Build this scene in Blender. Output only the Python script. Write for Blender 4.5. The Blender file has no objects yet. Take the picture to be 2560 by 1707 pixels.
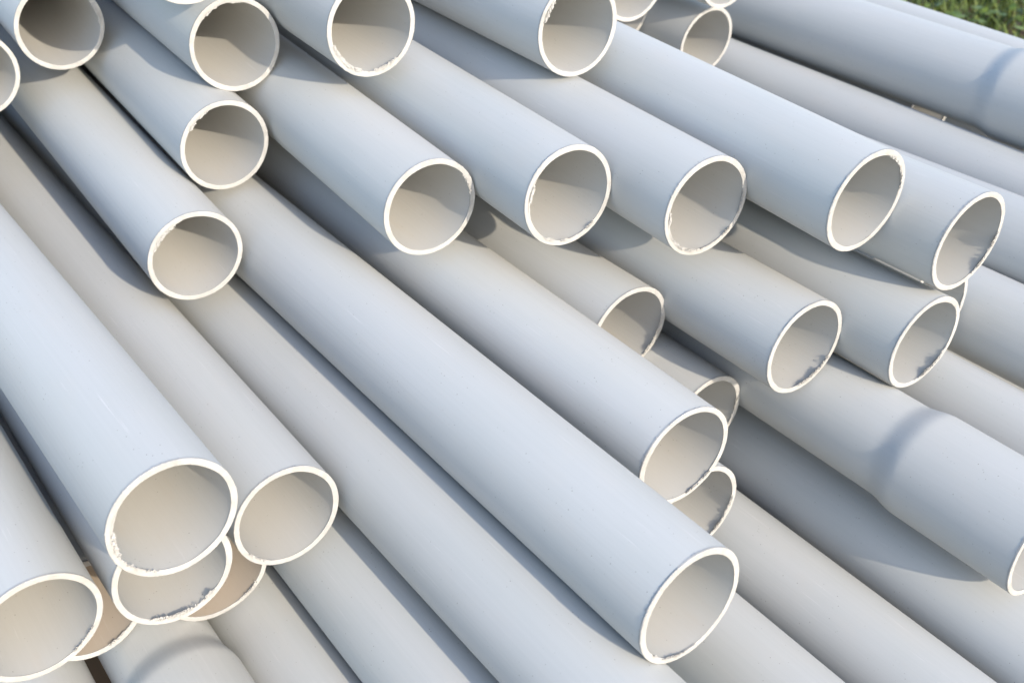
import bpy, math, random
from mathutils import Vector
sc = bpy.context.scene
R = 0.055            # outer radius of a pipe, metres
HG = -19.7           # ground level in pipe radii below the camera

def world(w, h, s):  # pile coordinates (across, up, along the pipes towards the viewer) in radii -> metres
    return Vector((w * R, -s * R, (h - HG) * R))

# ------------------------------------------------------------------ camera
PITCH = math.atan2(1943.0, 2800.0)
cam_d = bpy.data.cameras.new('camera'); cam = bpy.data.objects.new('camera', cam_d)
sc.collection.objects.link(cam); sc.camera = cam
cam.location = world(0, 0, 0)
YAW = math.atan2(2695.0, math.hypot(1943.0, 2800.0))
cam.rotation_euler = (math.pi / 2 - PITCH, 0.0, -YAW)
cam_d.sensor_width = 36.0; cam_d.lens = 36.0 * 2800 / 2560
cam_d.clip_start = 0.02; cam_d.clip_end = 500
cam_d.dof.use_dof = True; cam_d.dof.focus_distance = 19.5 * R; cam_d.dof.aperture_fstop = 7.5

# ------------------------------------------------------------------ light
SUN_AZ, SUN_EL = math.radians(2.0), math.radians(25.0)
S = Vector((math.cos(SUN_EL) * math.sin(SUN_AZ), -math.cos(SUN_EL) * math.cos(SUN_AZ), math.sin(SUN_EL)))
wd = bpy.data.worlds.new('World'); sc.world = wd; wd.use_nodes = True
nt = wd.node_tree; nt.nodes.clear()
sky = nt.nodes.new('ShaderNodeTexSky'); sky.sky_type = 'NISHITA'; sky.sun_disc = False
sky.sun_elevation = SUN_EL; sky.sun_rotation = math.atan2(S.x, S.y)
sky.air_density = 1.0; sky.dust_density = 1.4; sky.ozone_density = 1.2
bg = nt.nodes.new('ShaderNodeBackground'); bg.inputs[1].default_value = 0.15
out = nt.nodes.new('ShaderNodeOutputWorld')
nt.links.new(sky.outputs[0], bg.inputs[0]); nt.links.new(bg.outputs[0], out.inputs[0])
sd = bpy.data.lights.new('sun', 'SUN'); sd.energy = 2.0; sd.angle = math.radians(0.5); sd.color = (1.0, 0.86, 0.68)
so = bpy.data.objects.new('sun', sd); sc.collection.objects.link(so)
so.rotation_euler = S.to_track_quat('Z', 'Y').to_euler(); so.location = (0, -3, 4)
vs = sc.view_settings
vs.view_transform = 'Standard'; vs.look = 'None'; vs.gamma = 1.0; vs.exposure = 1.47; vs.use_curve_mapping = False

# ------------------------------------------------------------------ materials
def new_mat(name):
    m = bpy.data.materials.new(name); m.use_nodes = True
    n = m.node_tree.nodes; n.clear()
    o = n.new('ShaderNodeOutputMaterial'); b = n.new('ShaderNodeBsdfPrincipled')
    m.node_tree.links.new(b.outputs[0], o.inputs[0])
    return m, m.node_tree, b

def node(t, kind, **kw):
    n = t.nodes.new(kind)
    for k, v in kw.items():
        if k.startswith('i_'): n.inputs[k[2:].replace('_', ' ')].default_value = v
        else: setattr(n, k, v)
    return n

def mapping(t, vec, scale, off=None):
    mp = node(t, 'ShaderNodeMapping'); t.links.new(vec, mp.inputs[0]); mp.inputs['Scale'].default_value = scale
    if off is not None: t.links.new(off, mp.inputs['Location'])
    return mp.outputs[0]

def ramp(t, fac, stops):
    r = node(t, 'ShaderNodeValToRGB'); t.links.new(fac, r.inputs[0]); e = r.color_ramp.elements
    while len(e) < len(stops): e.new(0.5)
    for k, (p, c) in enumerate(stops):
        e[k].position = p; e[k].color = c if len(c) == 4 else (*c, 1)
    return r.outputs[0]

def mix(t, fac, a, b, mode='MIX'):
    m = node(t, 'ShaderNodeMix', data_type='RGBA', blend_type=mode)
    if isinstance(fac, (int, float)): m.inputs[0].default_value = fac
    else: t.links.new(fac, m.inputs[0])
    for s, v in ((6, a), (7, b)):
        if hasattr(v, 'links'): t.links.new(v, m.inputs[s])
        else: m.inputs[s].default_value = (*v, 1)
    return m.outputs[2]

def pvc_material(name='grey_pvc', dust_or_bounce=(0.455, 0.45, 0.43), tint_share=0.0):
    m, t, b = new_mat(name)
    at = node(t, 'ShaderNodeAttribute', attribute_name='pc')      # (cos a, sin a, length) on the pipe
    oi = node(t, 'ShaderNodeObjectInfo')
    offs = node(t, 'ShaderNodeCombineXYZ')
    mu = node(t, 'ShaderNodeMath', operation='MULTIPLY'); t.links.new(oi.outputs['Random'], mu.inputs[0]); mu.inputs[1].default_value = 37.0
    for k in range(3): t.links.new(mu.outputs[0], offs.inputs[k])
    V = at.outputs['Vector']; O = offs.outputs[0]
    base = mix(t, oi.outputs['Random'], (0.415, 0.435, 0.434), (0.430, 0.442, 0.434))
    # slow drift of tone along the extrusion
    n1 = node(t, 'ShaderNodeTexNoise', i_Scale=1.0, i_Detail=3.0); t.links.new(mapping(t, V, (1.3, 1.3, 0.35), O), n1.inputs['Vector'])
    c = mix(t, ramp(t, n1.outputs['Fac'], [(0.3, (0, 0, 0)), (0.72, (1, 1, 1))]), base, (0.444, 0.455, 0.452))
    # fine lengthwise drawing lines
    n2 = node(t, 'ShaderNodeTexNoise', i_Scale=1.0, i_Detail=4.0); t.links.new(mapping(t, V, (22, 22, 0.12), O), n2.inputs['Vector'])
    c = mix(t, 0.025, c, ramp(t, n2.outputs['Fac'], [(0.3, (0.30, 0.30, 0.31)), (0.7, (0.95, 0.95, 0.95))]), 'OVERLAY')
    # beige dusty patches; in ordinary bores they take the painted bounce colour
    n3 = node(t, 'ShaderNodeTexNoise', i_Scale=1.0, i_Detail=6.0, i_Roughness=0.65); t.links.new(mapping(t, V, (2.2, 2.2, 0.9), O), n3.inputs['Vector'])
    c = mix(t, ramp(t, n3.outputs['Fac'], [(0.52, (0, 0, 0)), (0.80, (0.5, 0.5, 0.5))]), c, dust_or_bounce)
    if tint_share: c = mix(t, tint_share, c, dust_or_bounce)
    # pale scuffs, long and thin
    n4 = node(t, 'ShaderNodeTexNoise', i_Scale=1.0, i_Detail=3.0, i_Roughness=0.6); t.links.new(mapping(t, V, (30, 30, 0.8), O), n4.inputs['Vector'])
    n4b = node(t, 'ShaderNodeTexNoise', i_Scale=1.0, i_Detail=1.0); t.links.new(mapping(t, V, (1.6, 1.6, 0.8), O), n4b.inputs['Vector'])
    sc1 = node(t, 'ShaderNodeMath', operation='MULTIPLY')
    t.links.new(ramp(t, n4.outputs['Fac'], [(0.62, (0, 0, 0)), (0.74, (1, 1, 1))]), sc1.inputs[0])
    t.links.new(ramp(t, n4b.outputs['Fac'], [(0.50, (0, 0, 0)), (0.66, (0.6, 0.6, 0.6))]), sc1.inputs[1])
    c = mix(t, sc1.outputs[0], c, (0.55, 0.55, 0.55))
    # specks of dirt
    v1 = node(t, 'ShaderNodeTexVoronoi', i_Scale=9.0); t.links.new(mapping(t, V, (1, 1, 1), O), v1.inputs['Vector'])
    n5 = node(t, 'ShaderNodeTexNoise', i_Scale=1.0, i_Detail=2.0); t.links.new(mapping(t, V, (2.7, 2.7, 1.5), O), n5.inputs['Vector'])
    sp = node(t, 'ShaderNodeMath', operation='MULTIPLY')
    t.links.new(ramp(t, v1.outputs['Distance'], [(0.05, (1, 1, 1)), (0.10, (0, 0, 0))]), sp.inputs[0])
    t.links.new(ramp(t, n5.outputs['Fac'], [(0.46, (0, 0, 0)), (0.60, (0.9, 0.9, 0.9))]), sp.inputs[1])
    c = mix(t, sp.outputs[0], c, (0.17, 0.155, 0.14))
    t.links.new(c, b.inputs['Base Color'])
    r = ramp(t, n3.outputs['Fac'], [(0.3, (0.50, 0.50, 0.50)), (0.75, (0.68, 0.68, 0.68))])
    t.links.new(r, b.inputs['Roughness'])
    b.inputs['Specular IOR Level'].default_value = 0.35
    bp = node(t, 'ShaderNodeBump', i_Strength=0.05, i_Distance=0.002); t.links.new(n2.outputs['Fac'], bp.inputs['Height'])
    n6 = node(t, 'ShaderNodeTexNoise', i_Scale=55.0, i_Detail=2.0); t.links.new(V, n6.inputs['Vector'])
    bp2 = node(t, 'ShaderNodeBump', i_Strength=0.04, i_Distance=0.001); t.links.new(n6.outputs['Fac'], bp2.inputs['Height'])
    t.links.new(bp.outputs[0], bp2.inputs['Normal']); t.links.new(bp2.outputs[0], b.inputs['Normal'])
    return m

def cut_material():
    m, t, b = new_mat('sawn_pvc')
    g = node(t, 'ShaderNodeNewGeometry')
    n = node(t, 'ShaderNodeTexNoise', i_Scale=70.0, i_Detail=6.0, i_Roughness=0.65); t.links.new(g.outputs['Position'], n.inputs['Vector'])
    c = ramp(t, n.outputs['Fac'], [(0.25, (0.275, 0.278, 0.274)), (0.6, (0.355, 0.361, 0.360))])
    t.links.new(c, b.inputs['Base Color']); b.inputs['Roughness'].default_value = 0.75
    bp = node(t, 'ShaderNodeBump', i_Strength=0.35, i_Distance=0.0015)
    n2 = node(t, 'ShaderNodeTexNoise', i_Scale=900.0, i_Detail=3.0); t.links.new(g.outputs['Position'], n2.inputs['Vector'])
    t.links.new(n2.outputs['Fac'], bp.inputs['Height']); t.links.new(bp.outputs[0], b.inputs['Normal'])
    return m

def plain(name, col, rough=0.8, noise=None):
    m, t, b = new_mat(name); b.inputs['Roughness'].default_value = rough
    if noise:
        g = node(t, 'ShaderNodeNewGeometry')
        n = node(t, 'ShaderNodeTexNoise', i_Scale=noise[0], i_Detail=6.0); t.links.new(g.outputs['Position'], n.inputs['Vector'])
        t.links.new(ramp(t, n.outputs['Fac'], [(0.3, col), (0.7, noise[1])]), b.inputs['Base Color'])
    else: b.inputs['Base Color'].default_value = (*col, 1)
    return m

M_PVC = pvc_material(); M_BORE_BOUNCE = pvc_material('pvc_bore_bounce', (0.455, 0.425, 0.38), 0.28); M_DUSTY = pvc_material('dusty_bore', (0.40, 0.30, 0.20), 0.55); M_CUT = cut_material()  # ordinary bores have warm sun bounce painted in; dusty bores a brown coat
M_SOIL = plain('dry_soil', (0.09, 0.055, 0.03), 0.95, (7.0, (0.17, 0.11, 0.06)))
M_GRASS = plain('grass_blade', (0.03, 0.06, 0.006), 0.6, (9.0, (0.11, 0.15, 0.018)))
M_LEAF = plain('weed_leaf', (0.04, 0.08, 0.008), 0.5, (12.0, (0.15, 0.20, 0.02)))

# ------------------------------------------------------------------ helpers
def mesh_obj(name, verts, faces, mat, parent=None, smooth=True, pc=None):
    me = bpy.data.meshes.new(name); me.from_pydata(verts, [], faces); me.validate(); me.update()
    if smooth: me.polygons.foreach_set('use_smooth', [True] * len(me.polygons))
    if pc:
        a = me.attributes.new('pc', 'FLOAT_VECTOR', 'POINT'); a.data.foreach_set('vector', [x for p in pc for x in p])
    me.materials.append(mat)
    o = bpy.data.objects.new(name, me); sc.collection.objects.link(o)
    if parent is not None: o.parent = parent
    return o

def tag(o, label=None, cat=None, group=None, kind=None):
    for k, v in (('label', label), ('category', cat), ('group', group), ('kind', kind)):
        if v: o[k] = v
    return o

def wob(rng, n, amp):      # periodic smooth random function of the angle
    ts = [(k, rng.gauss(0, 1) / (1 + 0.35 * k), rng.random() * 6.283) for k in range(2, 2 + n)]
    return lambda a: amp * sum(g * math.sin(k * a + p) for k, g, p in ts)

# ------------------------------------------------------------------ setting
def ground():
    n = 60; L = 300.0; vs_, fs = [], []
    rng = random.Random(4)
    for i in range(n + 1):
        for j in range(n + 1):
            x = (i / n * 2 - 1); y = (j / n * 2 - 1)
            x = math.copysign(abs(x) ** 3.5, x) * L + 1.0; y = math.copysign(abs(y) ** 3.5, y) * L + 2.0
            vs_.append((x, y, -0.012 * rng.random()))
    for i in range(n):
        for j in range(n):
            a = i * (n + 1) + j; fs.append((a, a + n + 1, a + n + 2, a + 1))
    tag(mesh_obj('ground', vs_, fs, M_SOIL), kind='structure')
ground()

def in_grass(rng):
    return rng.uniform(35, 75) * R, rng.uniform(16, 52) * R

def grass():
    rng = random.Random(11); v, f = [], []
    for k in range(9000):
        x, y = in_grass(rng)
        if (math.sin(x * 5.1 + 1.3 * math.sin(y * 4.3)) + math.sin(y * 6.7 + x)) < -0.9: continue
        a = rng.random() * 6.283; h = rng.uniform(0.05, 0.15); wd_ = rng.uniform(0.002, 0.0045)
        lean = rng.uniform(0.2, 0.9) * h; ca, sa = math.cos(a), math.sin(a)
        b0 = len(v)
        for q, ww in ((0.0, 1.0), (0.5, 0.85), (0.85, 0.45)):
            px = x + ca * lean * q * q; py = y + sa * lean * q * q; pz = h * q * (1 - 0.25 * q)
            v += [(px - sa * wd_ * ww, py + ca * wd_ * ww, pz), (px + sa * wd_ * ww, py - ca * wd_ * ww, pz)]
        v.append((x + ca * lean, y + sa * lean, h * 0.75))
        f += [(b0, b0 + 1, b0 + 3, b0 + 2), (b0 + 2, b0 + 3, b0 + 5, b0 + 4), (b0 + 4, b0 + 5, b0 + 6)]
    tag(mesh_obj('grass', v, f, M_GRASS), 'short green grass on the ground behind the pipes', 'grass', kind='stuff')
    v, f = [], []
    for k in range(2600):
        x, y = in_grass(rng); z = rng.uniform(0.01, 0.10)
        a = rng.random() * 6.283; ln = rng.uniform(0.015, 0.04); wd_ = ln * rng.uniform(0.3, 0.5)
        tl = rng.uniform(-0.3, 0.7); ca, sa = math.cos(a), math.sin(a); b0 = len(v)
        for q, s_ in ((0, 0.0), (0.3, 0.9), (0.3, -0.9), (0.65, 0.8), (0.65, -0.8), (1.0, 0.0)):
            v.append((x + ca * ln * q - sa * wd_ * s_, y + sa * ln * q + ca * wd_ * s_, z + tl * ln * q + 0.15 * abs(s_) * wd_))
        f += [(b0, b0 + 2, b0 + 1), (b0 + 1, b0 + 2, b0 + 4, b0 + 3), (b0 + 3, b0 + 4, b0 + 5)]
    tag(mesh_obj('weeds', v, f, M_LEAF), 'small green weed leaves among the grass behind the pipes', 'weeds', kind='stuff')
grass()

# ------------------------------------------------------------------ pipes
RIN = 0.903
LEN = 45.0
TS = [0.02, 0.12, 0.3, 0.6, 1.0, 1.5, 2.2, 3.0, 4.0, 5.5, 7, 9, 11, 13, 15, 17, 19, 21, 23, 25, 28, 31, 34, 37, 40, 43, LEN]
SEG = 96

def make_pipe(name_label, prm, frays=(), socket=None, seed=0, seg=SEG, length=LEN, group=None, end0=0.0, simple=False, rad=1.0, outer=(), dusty=False):
    rng = random.Random(seed * 7 + 3)
    cw, ch, cs, dw, dh, bw, bh, kw, kh = prm
    d = Vector((dw, dh, 1.0)).normalized(); c = Vector((cw, ch, cs)); b = Vector((bw, bh, 0)) * 1e-3
    nrm = (d + Vector((kw, kh, 0))).normalized()
    Wd = Vector((1, 0, 0))
    c0 = c - d * end0
    root = bpy.data.objects.new('plastic_pipe', None); sc.collection.objects.link(root)
    root.empty_display_size = 0.05
    base = c + b * 0 - d * 8.0
    origin = world(base.x, base.y - 1.0, base.z); root.location = origin
    tag(root, name_label, 'pipe', group)
    oval = rng.uniform(-0.006, 0.006); ova = rng.random() * 3.14

    def axis(t):
        p = c - d * t + b * (t * t); tg = (d - b * (2 * t)).normalized()
        ew = (Wd - tg * Wd.dot(tg)).normalized(); eh = tg.cross(ew)
        if eh.y < 0: eh = -eh
        return p, tg, ew, eh
    def pt(t, a, r, cut=False, lift=0.0):
        p, tg, ew, eh = axis(t)
        r = rad * r * (1 + oval * math.cos(2 * (a - ova)) * math.exp(-max(t - end0, 0) / 4.0))
        q = p + (ew * math.cos(a) + eh * math.sin(a)) * r
        if cut:
            ce, _, _, _ = axis(end0)
            tau = -((q - ce).dot(nrm)) / tg.dot(nrm)
            q = q + tg * (tau - cut + lift)
        return world(q.x, q.y, q.z) - origin
    def flare(t):               # extra radius of a socket (bell) end
        if socket is None: return 0.0
        u = (socket + 0.32 - t) / 0.64; u = min(max(u, 0), 1)
        return 0.10 * u * u * (3 - 2 * u)
    ts = [end0 + t for t in TS if t < length] + [end0 + length]
    if socket is not None:
        ts = sorted(set(ts + [socket + k * 0.06 for k in range(-8, 9) if socket + k * 0.06 > end0 + 0.15]))
    v, f, pc = [], [], []
    for r0 in (1.0, RIN):
        for t in ts:
            fl = flare(t)
            for k in range(seg):
                a = 2 * math.pi * k / seg
                cut = 0.02 if t == ts[0] else False
                v.append(pt(t, a, r0 + fl, cut=cut)); pc.append((math.cos(a) * r0, math.sin(a) * r0, t))
    n = len(ts)
    for i in range(n - 1):
        for k in range(seg):
            k2 = (k + 1) % seg; o1 = i * seg; o2 = (i + 1) * seg; I = n * seg
            f.append((o1 + k, o1 + k2, o2 + k2, o2 + k))
            f.append((I + o1 + k, I + o2 + k, I + o2 + k2, I + o1 + k2))
    o1 = (n - 1) * seg; I = n * seg
    for k in range(seg):
        k2 = (k + 1) % seg; f.append((o1 + k, o1 + k2, I + o1 + k2, I + o1 + k))
    bo = mesh_obj('barrel', v, f, M_PVC, root, pc=pc)
    bo.data.materials.append(M_DUSTY if dusty else M_BORE_BOUNCE)      # dusty bores are brown, the others tinted to imitate warm sun bounce
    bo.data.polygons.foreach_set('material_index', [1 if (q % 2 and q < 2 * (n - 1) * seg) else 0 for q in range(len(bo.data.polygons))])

    # sawn end face: a thin ring of white, uneven at the inner edge
    sg = 240 if not simple else 96
    w1 = wob(rng, 9, 0.0022); w2 = wob(rng, 26, 0.0016); ecc = rng.uniform(0, 0.010); ea = rng.random() * 6.283
    fl = flare(end0)
    def fray(a):
        s_ = 0.0
        for a0, a1, st in frays:
            mid = math.radians((a0 + a1) / 2); hw = math.radians(abs(a1 - a0) / 2)
            da = abs((a - mid + math.pi) % (2 * math.pi) - math.pi)
            if da < hw: s_ = max(s_, st * min(1.0, 3 * (1 - da / hw)))
        return s_
    v, f = [], []
    jag = [rng.random() for _ in range(sg)]
    for k in range(sg):
        a = 2 * math.pi * k / sg; fr = fray(a)
        ri = RIN + fl + w1(a) * 2 + ecc * math.cos(a - ea) - 0.004 - fr * (0.010 + 0.030 * jag[k] ** 2)
        ro = 1.0025 + fl + w2(a) * 0.7 + (0.006 * jag[k] if jag[k] > 0.93 else 0)
        z1 = w2(a) * 0.6
        v += [pt(end0 + 0.035, a, ro, 0.045), pt(end0, a, ro, 0.008), pt(end0, a, ro - 0.010, 0.0, 0) if False else pt(end0, a, ro - 0.010, 1e-9, z1),
              pt(end0, a, (ro + ri) / 2, 1e-9, z1 * 0.5), pt(end0, a, ri + 0.006, 1e-9, z1 - 0.002), pt(end0, a, ri, 0.006 + 0.02 * fr * jag[k]), pt(end0 + 0.02, a, RIN + fl - 0.0015, 0.016)]
    m = 7
    for k in range(sg):
        k2 = (k + 1) % sg
        for j in range(m - 1): f.append((k * m + j, k * m + j + 1, k2 * m + j + 1, k2 * m + j))
    mesh_obj('cut_edge', v, f, M_CUT, root, smooth=False)

    # swarf: little curls, crumbs and splinters left by the saw, one strip per frayed stretch of the lip
    for a0, a1, st in frays:
        v, f = [], []
        cnt = int(abs(a1 - a0) * 2.0 * st) + 6
        clumps = [(rng.uniform(a0, a1), rng.uniform(3, 9)) for _ in range(max(2, int(abs(a1 - a0) / 16)))]
        # a crumbly fringe that ties the strip together
        nst = int(abs(a1 - a0) / 0.8); b0 = 0
        for q in range(nst + 1):
            a = math.radians(a0 + (a1 - a0) * q / nst); e_ = min(1, 4 * min(q, nst - q) / nst)
            near = max([math.exp(-((math.degrees(a) - cm) / cw_) ** 2) for cm, cw_ in clumps])
            dp = (0.004 + e_ * st * (0.016 + 0.05 * near * rng.random()) * (0.5 + 0.5 * rng.random()))
            v += [pt(end0, a, RIN + fl + 0.02, 1e-9, 0.006), pt(end0, a, RIN + fl - dp, 1e-9, rng.uniform(-0.004, 0.010)), pt(end0, a, RIN + fl - dp * 0.6, 1e-9, -0.03)]
            if q:
                b1 = len(v) - 6
                f += [(b1, b1 + 1, b1 + 4, b1 + 3), (b1 + 1, b1 + 2, b1 + 5, b1 + 4)]
        for _ in range(int(cnt * 2.0)):          # crumbs stuck to the lip
            cm, cw_ = rng.choice(clumps)
            am = min(max(rng.gauss(cm, cw_ * 0.8), a0), a1); e_ = min(1.0, 6 * min(am - a0, a1 - am) / (a1 - a0) + 0.25)
            rr = RIN + fl + 0.005 - 0.066 * rng.random() ** 1.4 * st * e_; sz = rng.uniform(0.010, 0.026); zz = rng.uniform(0.0, 0.03); tx = rng.uniform(-0.5, 0.5); b0 = len(v)
            for q in range(5):
                g_ = 6.283 * q / 5 + rng.random() * 0.7; s2 = sz * rng.uniform(0.6, 1.2)
                v.append(pt(end0, math.radians(am) + math.cos(g_) * s2, rr + math.sin(g_) * s2, 1e-9, zz + tx * math.cos(g_) * s2))
            f.append(tuple(range(b0, b0 + 5)))
        for _ in range(cnt // 3):
            cm, cw_ = rng.choice(clumps)
            a = math.radians(min(max(rng.gauss(cm, cw_), a0), a1)); ln = rng.uniform(0.02, 0.07) * (0.5 + 0.6 * st); wd_ = rng.uniform(0.008, 0.024)
            curl = rng.uniform(-1.0, 1.0); ax = rng.uniform(-0.012, 0.02); b0 = len(v); r = RIN + fl + 0.012
            for q in range(4):
                dr = ln * q / 3.0; ws = wd_ * (1 - 0.24 * q)
                aa = a + curl * (q / 3.0) ** 2 * ln; t_ = ax * (q / 3.0) * (1 if q < 3 else 0.5)
                v += [pt(end0, aa - ws, r - dr, 1e-9, t_ + 0.004), pt(end0, aa + ws, r - dr, 1e-9, t_ + 0.001)]
            for q in range(3): f.append((b0 + 2 * q, b0 + 2 * q + 1, b0 + 2 * q + 3, b0 + 2 * q + 2))
        tag(mesh_obj('swarf', v, f, M_CUT, root, smooth=False), kind='stuff')
    # burr folded back over the outside of the lip
    for a0, a1 in outer:
        v, f = [], []; nst = int(abs(a1 - a0) / 0.9)
        for q in range(nst + 1):
            a = math.radians(a0 + (a1 - a0) * q / nst); e_ = min(1, 4 * min(q, nst - q) / nst)
            dp = 0.012 + e_ * rng.random() ** 1.5 * 0.055
            v += [pt(end0, a, 1.0 + fl, 1e-9, 0.004), pt(end0, a, 1.008 + fl + 0.008 * rng.random(), 0.012), pt(end0 + dp, a, 1.004 + fl, dp)]
            if q:
                b1 = len(v) - 6
                f += [(b1, b1 + 1, b1 + 4, b1 + 3), (b1 + 1, b1 + 2, b1 + 5, b1 + 4)]
        tag(mesh_obj('burr', v, f, M_CUT, root, smooth=False), kind='stuff')
    return root

GROUP = 'plastic pipes piled with their cut ends staggered'
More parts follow.
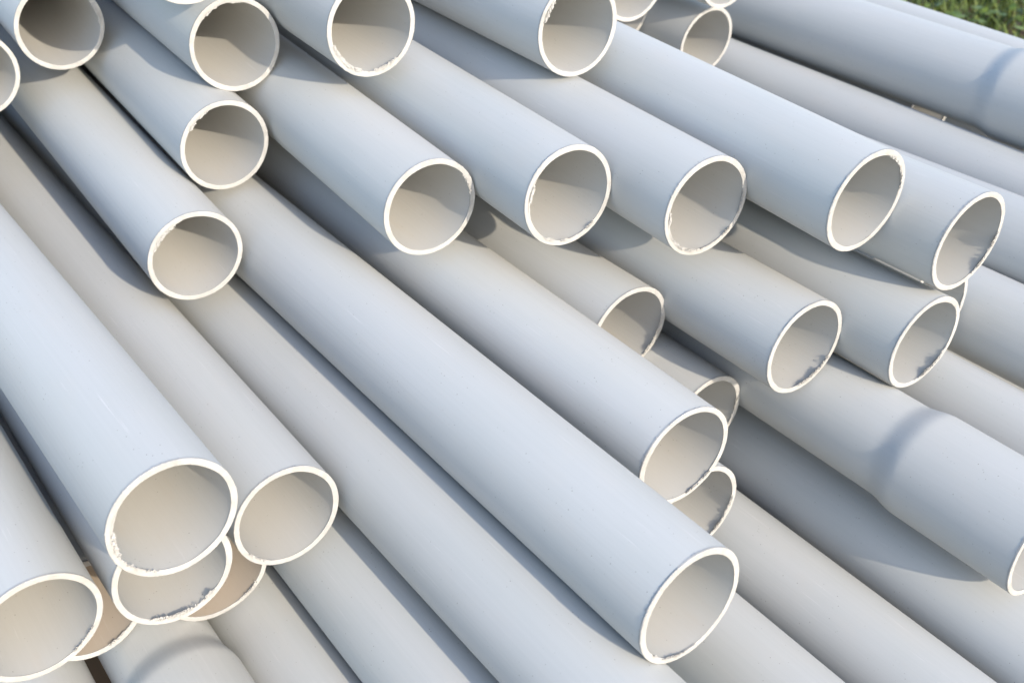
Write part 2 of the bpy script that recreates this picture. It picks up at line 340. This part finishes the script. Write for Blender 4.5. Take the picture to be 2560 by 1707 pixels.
# label, pose (end centre across/up/along, slopes, bends, cut tilt), frayed arcs of the rim, (socket start, end shift)
PIPES = [
    ('grey pipe in the top left corner with a dark upper bore and lit bottom', (7.532, -8.751, -26.279, -0.0892, -0.0101, -0.085, 0.05, 0.005, 0.012), ((-4.6, 50.7, 0.5),), None, ()),
    ('grey pipe cut by the left edge, only the right part of its rim showing', (5.48, -9.519, -26.569, -0.0458, 0.0051, -0.0, -0.0, -0.0, 0.005), (), None, ()),
    ('second large open pipe from the left along the top edge', (9.769, -8.411, -21.839, -0.067, -0.0175, 0.116, 0.063, -0.007, 0.07), ((72.2, 135.7, 0.35),), None, ()),
    ('grey pipe at the top edge left of centre, only the bottom of its rim showing', (8.723, -6.149, -21.186, -0.0474, -0.0001, -0.0, -0.0, -0.006, -0.0), (), None, ()),
    ('third large open pipe along the top edge, white swarf along its bottom lip', (11.5, -7.667, -19.083, -0.0742, -0.0082, 0.006, 0.003, 0.012, 0.021), ((193.5, 315.7, 0.9),), None, ((-30.7, 1.0),)),
    ('open pipe at the top centre with a ragged upper left lip', (14.887, -7.738, -16.649, -0.0564, -0.0026, -0.048, -0.012, -0.001, 0.025), ((115.7, 161.0, 0.8),), None, ()),
    ('pipe at the top edge whose white rim touches the ragged pipe at the top centre', (19.771, -8.541, -20.075, -0.0452, -0.0001, 0.005, 0.017, 0.001, 0.003), (), None, ()),
    ('pipe tucked under the rim beside the top centre pipe, a sliver of its rim showing', (21.879, -10.295, -22.606, -0.0402, -0.0017, -0.001, -0.001, -0.006, -0.012), (), None, ()),
    ('smaller looking open pipe near the top right, its lower rim hidden by a long pipe', (23.622, -11.174, -20.939, -0.0494, -0.0217, 0.071, -0.046, 0.02, -0.057), (), None, ()),
    ('pipe at the top edge whose rim bottom rests on the small open pipe', (23.266, -8.921, -20.111, -0.0366, -0.0044, -0.054, 0.06, 0.014, -0.001), (), None, ()),
    ('long pipe along the top right with a widened socket at the right edge', (27.177, -11.2976, -10.3812, -0.0418, 0.0095, 0, 0, 0, 0), (), (3.35, -2.0), ()),
    ('rearmost pipe along the top right, bordering the green grass', (30.8338, -12.3055, -11.5483, -0.047, -0.0019, 0, 0, 0.0, 0.0), (), None, ()),
    ('long pipe in the top right just below the black gap under the socketed pipe', (25.593, -13.058, -9.136, -0.0425, 0.0029, 0.069, 0.036, 0.0, 0.0), (), None, ()),
    ('open pipe right of centre in the upper row, tall oval mouth, fourth in its row', (16.188, -9.438, -10.163, -0.0732, -0.0149, -0.035, -0.028, 0.02, -0.03), ((1.0, 72.2, 0.5),), None, ((135.7, 181.0),)),
    ('rightmost open pipe of the upper row with swarf along the right lip', (17.922, -10.352, -8.965, -0.0473, 0.0244, -0.034, 0.04, -0.006, -0.052), ((295.7, 355.4, 0.9),), None, ((161.0, 193.5),)),
    ('pipe cut by the right edge just behind the rightmost open mouth of the upper row', (22.871, -12.697, -7.674, -0.0319, 0.0297, 0.006, -0.274, 0.0, 0.0), (), None, ()),
    ('open pipe of the upper row, third mouth, with ragged right and bottom lip', (14.388, -9.849, -12.335, -0.0724, -0.007, 0.04, -0.032, -0.015, -0.002), ((170.2, 315.7, 0.55), (-23.1, 20.4, 0.6)), None, ((-41.0, 1.0),)),
    ('open pipe near the centre of the upper row, second mouth, ragged left lip', (12.494, -9.728, -14.077, -0.0744, -0.0093, -0.063, -0.023, -0.006, 0.04), ((145.7, 193.5, 0.6), (230.7, 309.2, 0.6)), None, ((99.7, 142.3),)),
    ('open pipe of the upper row, leftmost of its five mouths, clean thin rim', (10.644, -10.165, -15.984, -0.0729, -0.0239, -0.043, -0.049, -0.023, 0.007), ((-37.7, 35.3, 0.35),), None, ((65.4, 119.3),)),
    ('open pipe in the upper left below the top row, its bore half in shadow', (8.89, -10.237, -21.134, -0.0804, -0.0074, -0.118, 0.056, 0.062, 0.005), ((108.2, 142.3, 0.5),), None, ()),
    ('open pipe in the left third with a ragged upper left lip and warm lit bore', (7.232, -11.649, -19.568, -0.0578, -0.0296, -0.01, 0.044, -0.005, 0.014), ((99.7, 153.0, 0.7),), None, ((115.7, 155.3),)),
    ('large near open pipe at the lower left, upper of two stacked mouths', (3.548, -11.45, -12.45, -0.0156, 0.0044, -0.223, -0.02, -0.012, 0.032), ((145.7, 200.4, 0.6), (200.4, 245.4, 0.4)), None, ()),
    ('open pipe directly under the large lower left mouth, swarf on its bottom lip', (3.634, -13.46, -13.445, -0.0254, 0.0053, 0.11, 0.087, -0.019, 0.049), ((230.7, 315.7, 1.0),), None, ()),
    ('open pipe right of the large lower left mouth, clean thin rim', (5.827, -13.68, -13.685, -0.0284, -0.0004, 0.052, 0.043, -0.012, 0.041), ((207.7, 245.4, 0.3),), None, ((50.7, 90.0),)),
    ('long pipe running under the left side of the nearest central pipe to the bottom edge', (7.811, -14.106, -5.757, -0.02, 0.0032, 0.081, 0.037, 0.0, 0.0), (), None, ()),
    ('nearest long pipe down the centre with its mouth at the lower right of centre', (9.007, -12.482, -7.174, -0.017, -0.0047, 0.227, -0.168, -0.001, 0.046), ((207.7, 279.7, 0.4),), None, ((108.2, 165.5),)),
    ('long open pipe lying against the right side of the nearest central pipe', (11.477, -12.654, -9.711, -0.0087, -0.029, 0.363, -0.113, -0.063, 0.02), ((279.7, 315.7, 0.4),), None, ((65.4, 115.7),)),
    ('open pipe in the centre right with its lower rim hidden behind a long pipe', (13.493, -12.767, -13.241, -0.0164, 0.0018, -0.011, -0.008, -0.01, -0.034), ((-57.3, 20.4, 0.8),), None, ()),
    ('shaded open pipe peeking out above the right shoulder of a long pipe mouth', (14.416, -14.532, -11.745, -0.0235, 0.0011, 0.069, 0.0, 0.01, -0.025), ((-54.0, 7.0, 0.8),), None, ()),
    ('open pipe peeking out below the mouth beside the nearest central pipe', (12.33, -14.63, -9.966, -0.0285, 0.006, -0.101, 0.003, -0.025, 0.002), ((-64.3, -4.6, 0.8),), None, ((65.4, 108.2),)),
    ('open pipe at right centre resting on the socketed pipe, swarf at its lower lip', (15.312, -12.343, -10.295, -0.0374, 0.0065, 0.053, -0.006, -0.022, -0.011), ((258.6, 325.7, 1.0),), None, ((95.1, 135.7),)),
    ('long pipe at the lower right that widens into a socket at the right edge', (16.133, -14.104, -5.312, -0.0406, 0.0149, -0.157, -0.067, 0.0, 0.0), (), (2.8, -0.07), ()),
    ('open pipe just below the rightmost upper mouth, swarf at its lower right lip', (17.268, -12.357, -8.98, -0.037, 0.0215, 0.172, 0.028, -0.015, -0.047), ((270.0, 336.9, 1.0),), None, ((135.7, 175.4),)),
    ('pipe behind the right hand mouths, only a curved sliver of its rim showing', (19.265, -12.745, -9.965, -0.051, 0.0046, -0.113, 0.025, -0.005, 0.098), ((-50.8, -4.6, 0.5),), None, ()),
    ('pipe leaving at the right edge below the rightmost upper mouth, above a black gap', (21.012, -13.685, -6.084, -0.0299, 0.0183, -0.048, -0.16, 0.0, 0.0), (), None, ()),
    ('pipe at the right edge between a black gap and the socketed pipe below', (18.843, -14.699, -4.981, -0.0329, 0.0078, -0.038, -0.024, 0.0, 0.0), (), None, ()),
    ('pipe under the lower right socketed pipe, carrying its long rounded shadow', (15.966, -16.535, -4.239, -0.0468, 0.0036, 0.034, -0.066, 0.0, 0.0), (), None, ()),
    ('pipe crossing the lower right corner, second up from the bottom edge', (13.763, -16.758, -3.048, -0.0301, 0.0049, -0.051, -0.016, 0.0, 0.0), (), None, ()),
    ('lowest pipe at the bottom right, below the mouth of the nearest central pipe', (11.459, -16.473, -4.476, -0.0302, 0.0073, -0.001, -0.005, 0.0, 0.0), (), None, ()),
    ('pipe at the bottom edge, second to the right of the lower left socket', (6.722, -15.911, -8.356, -0.0336, 0.0017, -0.057, -0.025, 0.0, 0.0), (), None, ()),
    ('pipe at the bottom edge just right of the lower left socket', (5.329, -17.32, -10.875, -0.039, 0.0049, -0.067, -0.052, 0.0, 0.0), (), None, ()),
    ('large open pipe in the bottom left corner cut by the frame', (1.5, -13.35, -13.545, -0.0251, -0.013, -0.222, -0.05, 0.052, -0.011), ((295.7, 325.7, 0.4),), None, ()),
    ('dusty pipe under the bottom left corner mouth, brown bore showing', (2.53, -15.112, -15.189, -0.0307, 0.0137, 0.027, 0.075, 0.014, 0.122), ((279.7, 315.7, 0.5),), None, ()),
    ('dusty pipe under the stacked lower left mouths, a crescent of brown bore showing', (4.701, -15.313, -14.672, -0.021, -0.0014, 0.155, -0.06, -0.016, -0.079), ((288.2, 322.3, 0.3),), None, ()),
    ('pipe at the bottom left that widens into a socket, seen from above', (3.509, -16.93, -14.861, -0.0379, 0.0095, -0.072, -0.016, 0.0, 0.0), (), (-0.7, -6.0), ()),
    ('dim pipe at the bottom left edge beneath the corner mouth', (1.248, -17.127, -14.212, -0.0425, 0.0022, -0.059, -0.072, 0.0, 0.0), (), None, ()),
    ('pipe glimpsed through the black gap under the top right socketed pipe', (28.9, -13.268, -16.684, -0.043, 0.02, 0, 0, 0, 0), (), None, ()),
]
for k, (lab, prm, fr, sk, ob) in enumerate(PIPES):
    make_pipe(lab, prm, fr, socket=sk[0] if sk else None, end0=sk[1] if sk else 0.0, seed=k + 1, group=GROUP, outer=ob, dusty='dusty' in lab, rad=1.1 if k == 10 else 1.0, length=32.0 if k == 10 else LEN)
# pipes at the bottom of the heap, seen only as dark shapes in the gaps
BURIED = [(6.66, -18.69, -4.0), (8.7, -18.69, -4.0), (11.82, -18.69, -4.0), (15.5, -18.69, -30.0), (16.98, -18.69, -4.0), (19.02, -18.69, -4.0), (21.06, -18.69, -4.0), (23.1, -18.69, -4.0), (25.14, -18.69, -4.0), (27.18, -18.69, -4.0), (29.22, -18.69, -4.0), (31.06, -17.49, -8.0), (20.78, -16.89, -24.0), (22.82, -16.89, -24.0), (24.86, -16.89, -24.0), (26.26, -16.89, -8.0), (28.3, -16.89, -8.0), (9.14, -16.65, -24.0), (0.5, -15.69, -30.0), (29.98, -15.69, -8.0), (25.82, -15.09, -24.0), (10.34, -14.85, -30.0), (31.5, -14.6, -6.0)]
for k, (w, h, s_) in enumerate(BURIED):
    make_pipe('grey plastic pipe buried in the dark at the bottom of the pile', (w, h, s_, -0.04, 0, 0, 0, 0, 0), (), seed=200 + k, seg=64, length=40.0, group='buried pipes at the bottom of the pile', simple=True)
